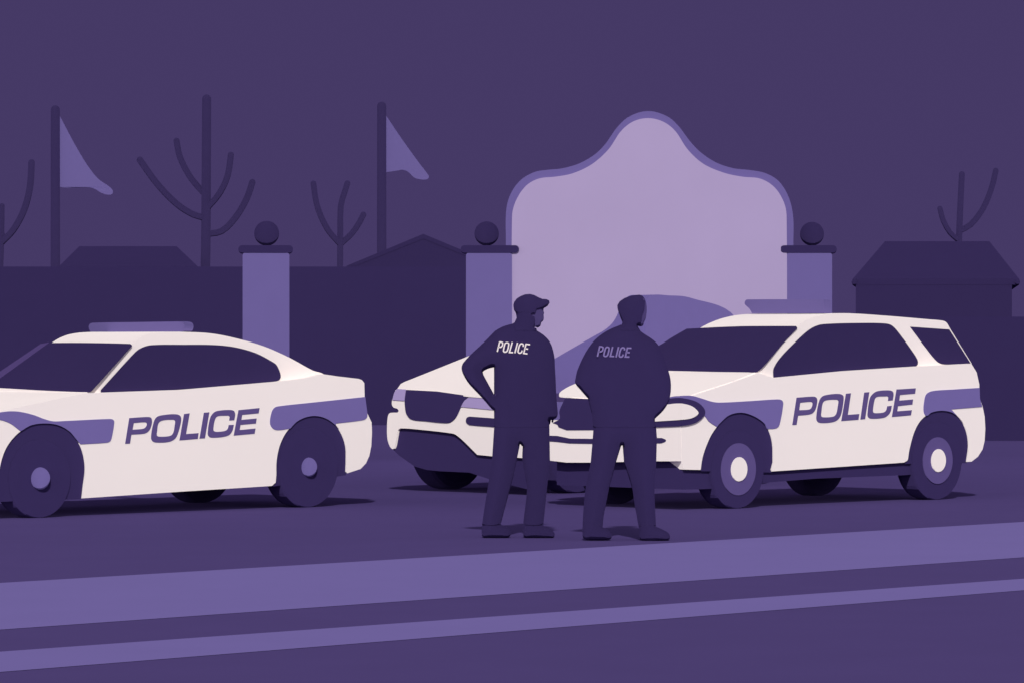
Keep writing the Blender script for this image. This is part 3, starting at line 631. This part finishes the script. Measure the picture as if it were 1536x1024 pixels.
# ---------- officer without cap, broad shoulders, arms folded in front
d2 = depth_of(810.2)+.02
S2 = [(902.7, 501, 1), (915.6, 493.3, 1), (926, 489, 1), (932, 486.3, 1), (933.6, 483.5, 1), (930.9, 476.9, 1), (926.8, 464.6, 1), (926.2, 458, 1), (929.7, 452.3, 1), (936.7, 447.5, 1), (947.3, 443.8, 1), (959, 442.5, 1), (964, 444.5, 1), (967.4, 448.8, 1), (969.7, 457, 1), (970, 467.5, 1), (968.4, 478, 1), (966, 482.7, 1), (964.8, 487.5, 1), (962.5, 489.5, 1), (956, 489), (959, 493.3, 1), (961.3, 497, 1), (968.4, 502, 1), (977.7, 508, 1), (983.6, 513, 1), (988.5, 518.8, 1), (996, 535, 1), (1002.3, 554.6, 1), (1005.3, 565.8, 1), (1006.5, 578.7, 1), (1005, 594.5, 1), (1001.2, 605.6, 1), (994, 616, 1), (982.4, 627.3), (982.4, 631.4), (984.2, 640), (985.4, 656), (984.5, 691), (981.9, 733, 1), (982.6, 760, 1), (984, 789), (994.7, 793.8, 1), (1003, 799, 1), (1005.2, 804.5, 1), (1002.6, 809.8, 1), (998, 811, 1), (966, 811.3, 1), (960.5, 808, 1), (958.7, 794.7, 1), (955, 772.7, 1), (951.6, 754, 1), (948, 731.4, 1), (936, 692.7), (934, 667.5), (931.8, 667.5), (924, 692.7), (914, 730), (905.4, 773.6), (904, 790.3), (912, 793.8, 1), (917.3, 800, 1), (917, 806, 1), (913.8, 808.7, 1), (878.8, 808.7, 1), (874.5, 805, 1), (873.8, 793, 1), (874.6, 772.7, 1), (878, 735, 1), (886, 692.7), (888.3, 665.5), (890, 644.4), (888, 620), (881.9, 597), (871, 584.5, 1), (862.8, 574, 1), (863.5, 566, 1), (865.2, 557.6, 1), (868.2, 549.5, 1), (873.4, 537.8, 1), (880.5, 525, 1), (891, 510.9, 1)]
s2 = smooth_loop(S2)
keep2 = lambda p: p[0] > 955 and 446 < p[1] < 490
hair2 = [(933.6, 483.5), (930.9, 476.9), (926.6, 464.6), (925.9, 458), (929.5, 452.1), (936.6, 447.2), (947.3, 443.4), (959, 442.1), (964.2, 444.2), (967.3, 448.6), (967, 456), (966, 464), (963, 470.4), (962, 476.9), (960.7, 484), (956, 488), (958, 496), (930, 496)]
b2, full2, bt2 = officer('bareheaded broad shouldered officer with arms folded in front, dull lavender lettering on the back', s2, [], d2, keep2, .14, 34, lambda p: p[1]-487, 640, [('hair', hair2)], 787, None)
for body, full, bt, dd_, T, split in ((b1, full1, bt1, d1, .125, 775), (b2, full2, bt2, d2, .14, 935)):
    for sd_ in ('<', '>'):
        inflate('boot', [clipx(bt, split, sd_)], full, dd_, T*.95, 27, M['uniform'], body)
st1 = [([(150,570),(240,205),(300,203,1),(350,225,1),(358,270,1),(340,340,1),(290,390,1),(200,392)], False),
       ([(520,225,1),(580,245,1),(592,300,1),(545,510,1),(510,560,1),(445,580,1),(395,555,1),(390,500,1),(440,290,1),(470,240,1)], True),
       ([(728,205),(618,592),(758,598)], False), ([(930,225),(825,618)], False),
       ([(1140,375),(1152,310,1),(1110,268,1),(1055,270,1),(1005,330,1),(948,550,1),(970,605,1),(1030,618,1),(1085,580,1),(1105,515)], False),
       ([(1408,297),(1255,278),(1165,628),(1310,645)], False), ([(1215,452),(1335,465)], False)]
st2 = [([(157,630),(245,248),(310,250,1),(365,275,1),(372,325,1),(350,395,1),(290,438,1),(205,440)], False),
       ([(545,265,1),(595,290,1),(603,350,1),(560,540,1),(520,600,1),(460,618,1),(412,595,1),(408,540,1),(460,335,1),(490,285,1)], True),
       ([(745,250),(650,612),(800,618)], False), ([(970,255),(872,655)], False),
       ([(1190,385),(1198,325,1),(1155,288,1),(1095,298,1),(1050,360,1),(995,560,1),(1010,625,1),(1075,640,1),(1125,605,1),(1150,540)], False),
       ([(1465,305),(1308,300),(1228,638),(1385,640)], False), ([(1275,465),(1400,474)], False)]
ribbon_text(st1, 740, 505, 25.6, d1-.1285, 2.05, M['badge'], b1)
ribbon_text(st2, 890, 510, 25.6, d2-.1435, 2.3, M['badge2'], b2)
hand(b1, at(751, 617, d1)+Vector((0, .135, 0)), (.8, .1, -.4), (.4, 0, .8), M['uniform'])
hand(b1, at(826, 612, d1)+Vector((0, .06, 0)), (-.2, .1, -1), (1, 0, -.1), M['uniform'])
hand(b2, at(905, 590, d2)+Vector((0, .17, 0)), (1, .05, .2), (-.2, 0, 1), M['uniform'])
hand(b2, at(962, 586, d2)+Vector((0, .17, 0)), (-1, .05, .2), (.2, 0, 1), M['uniform'])
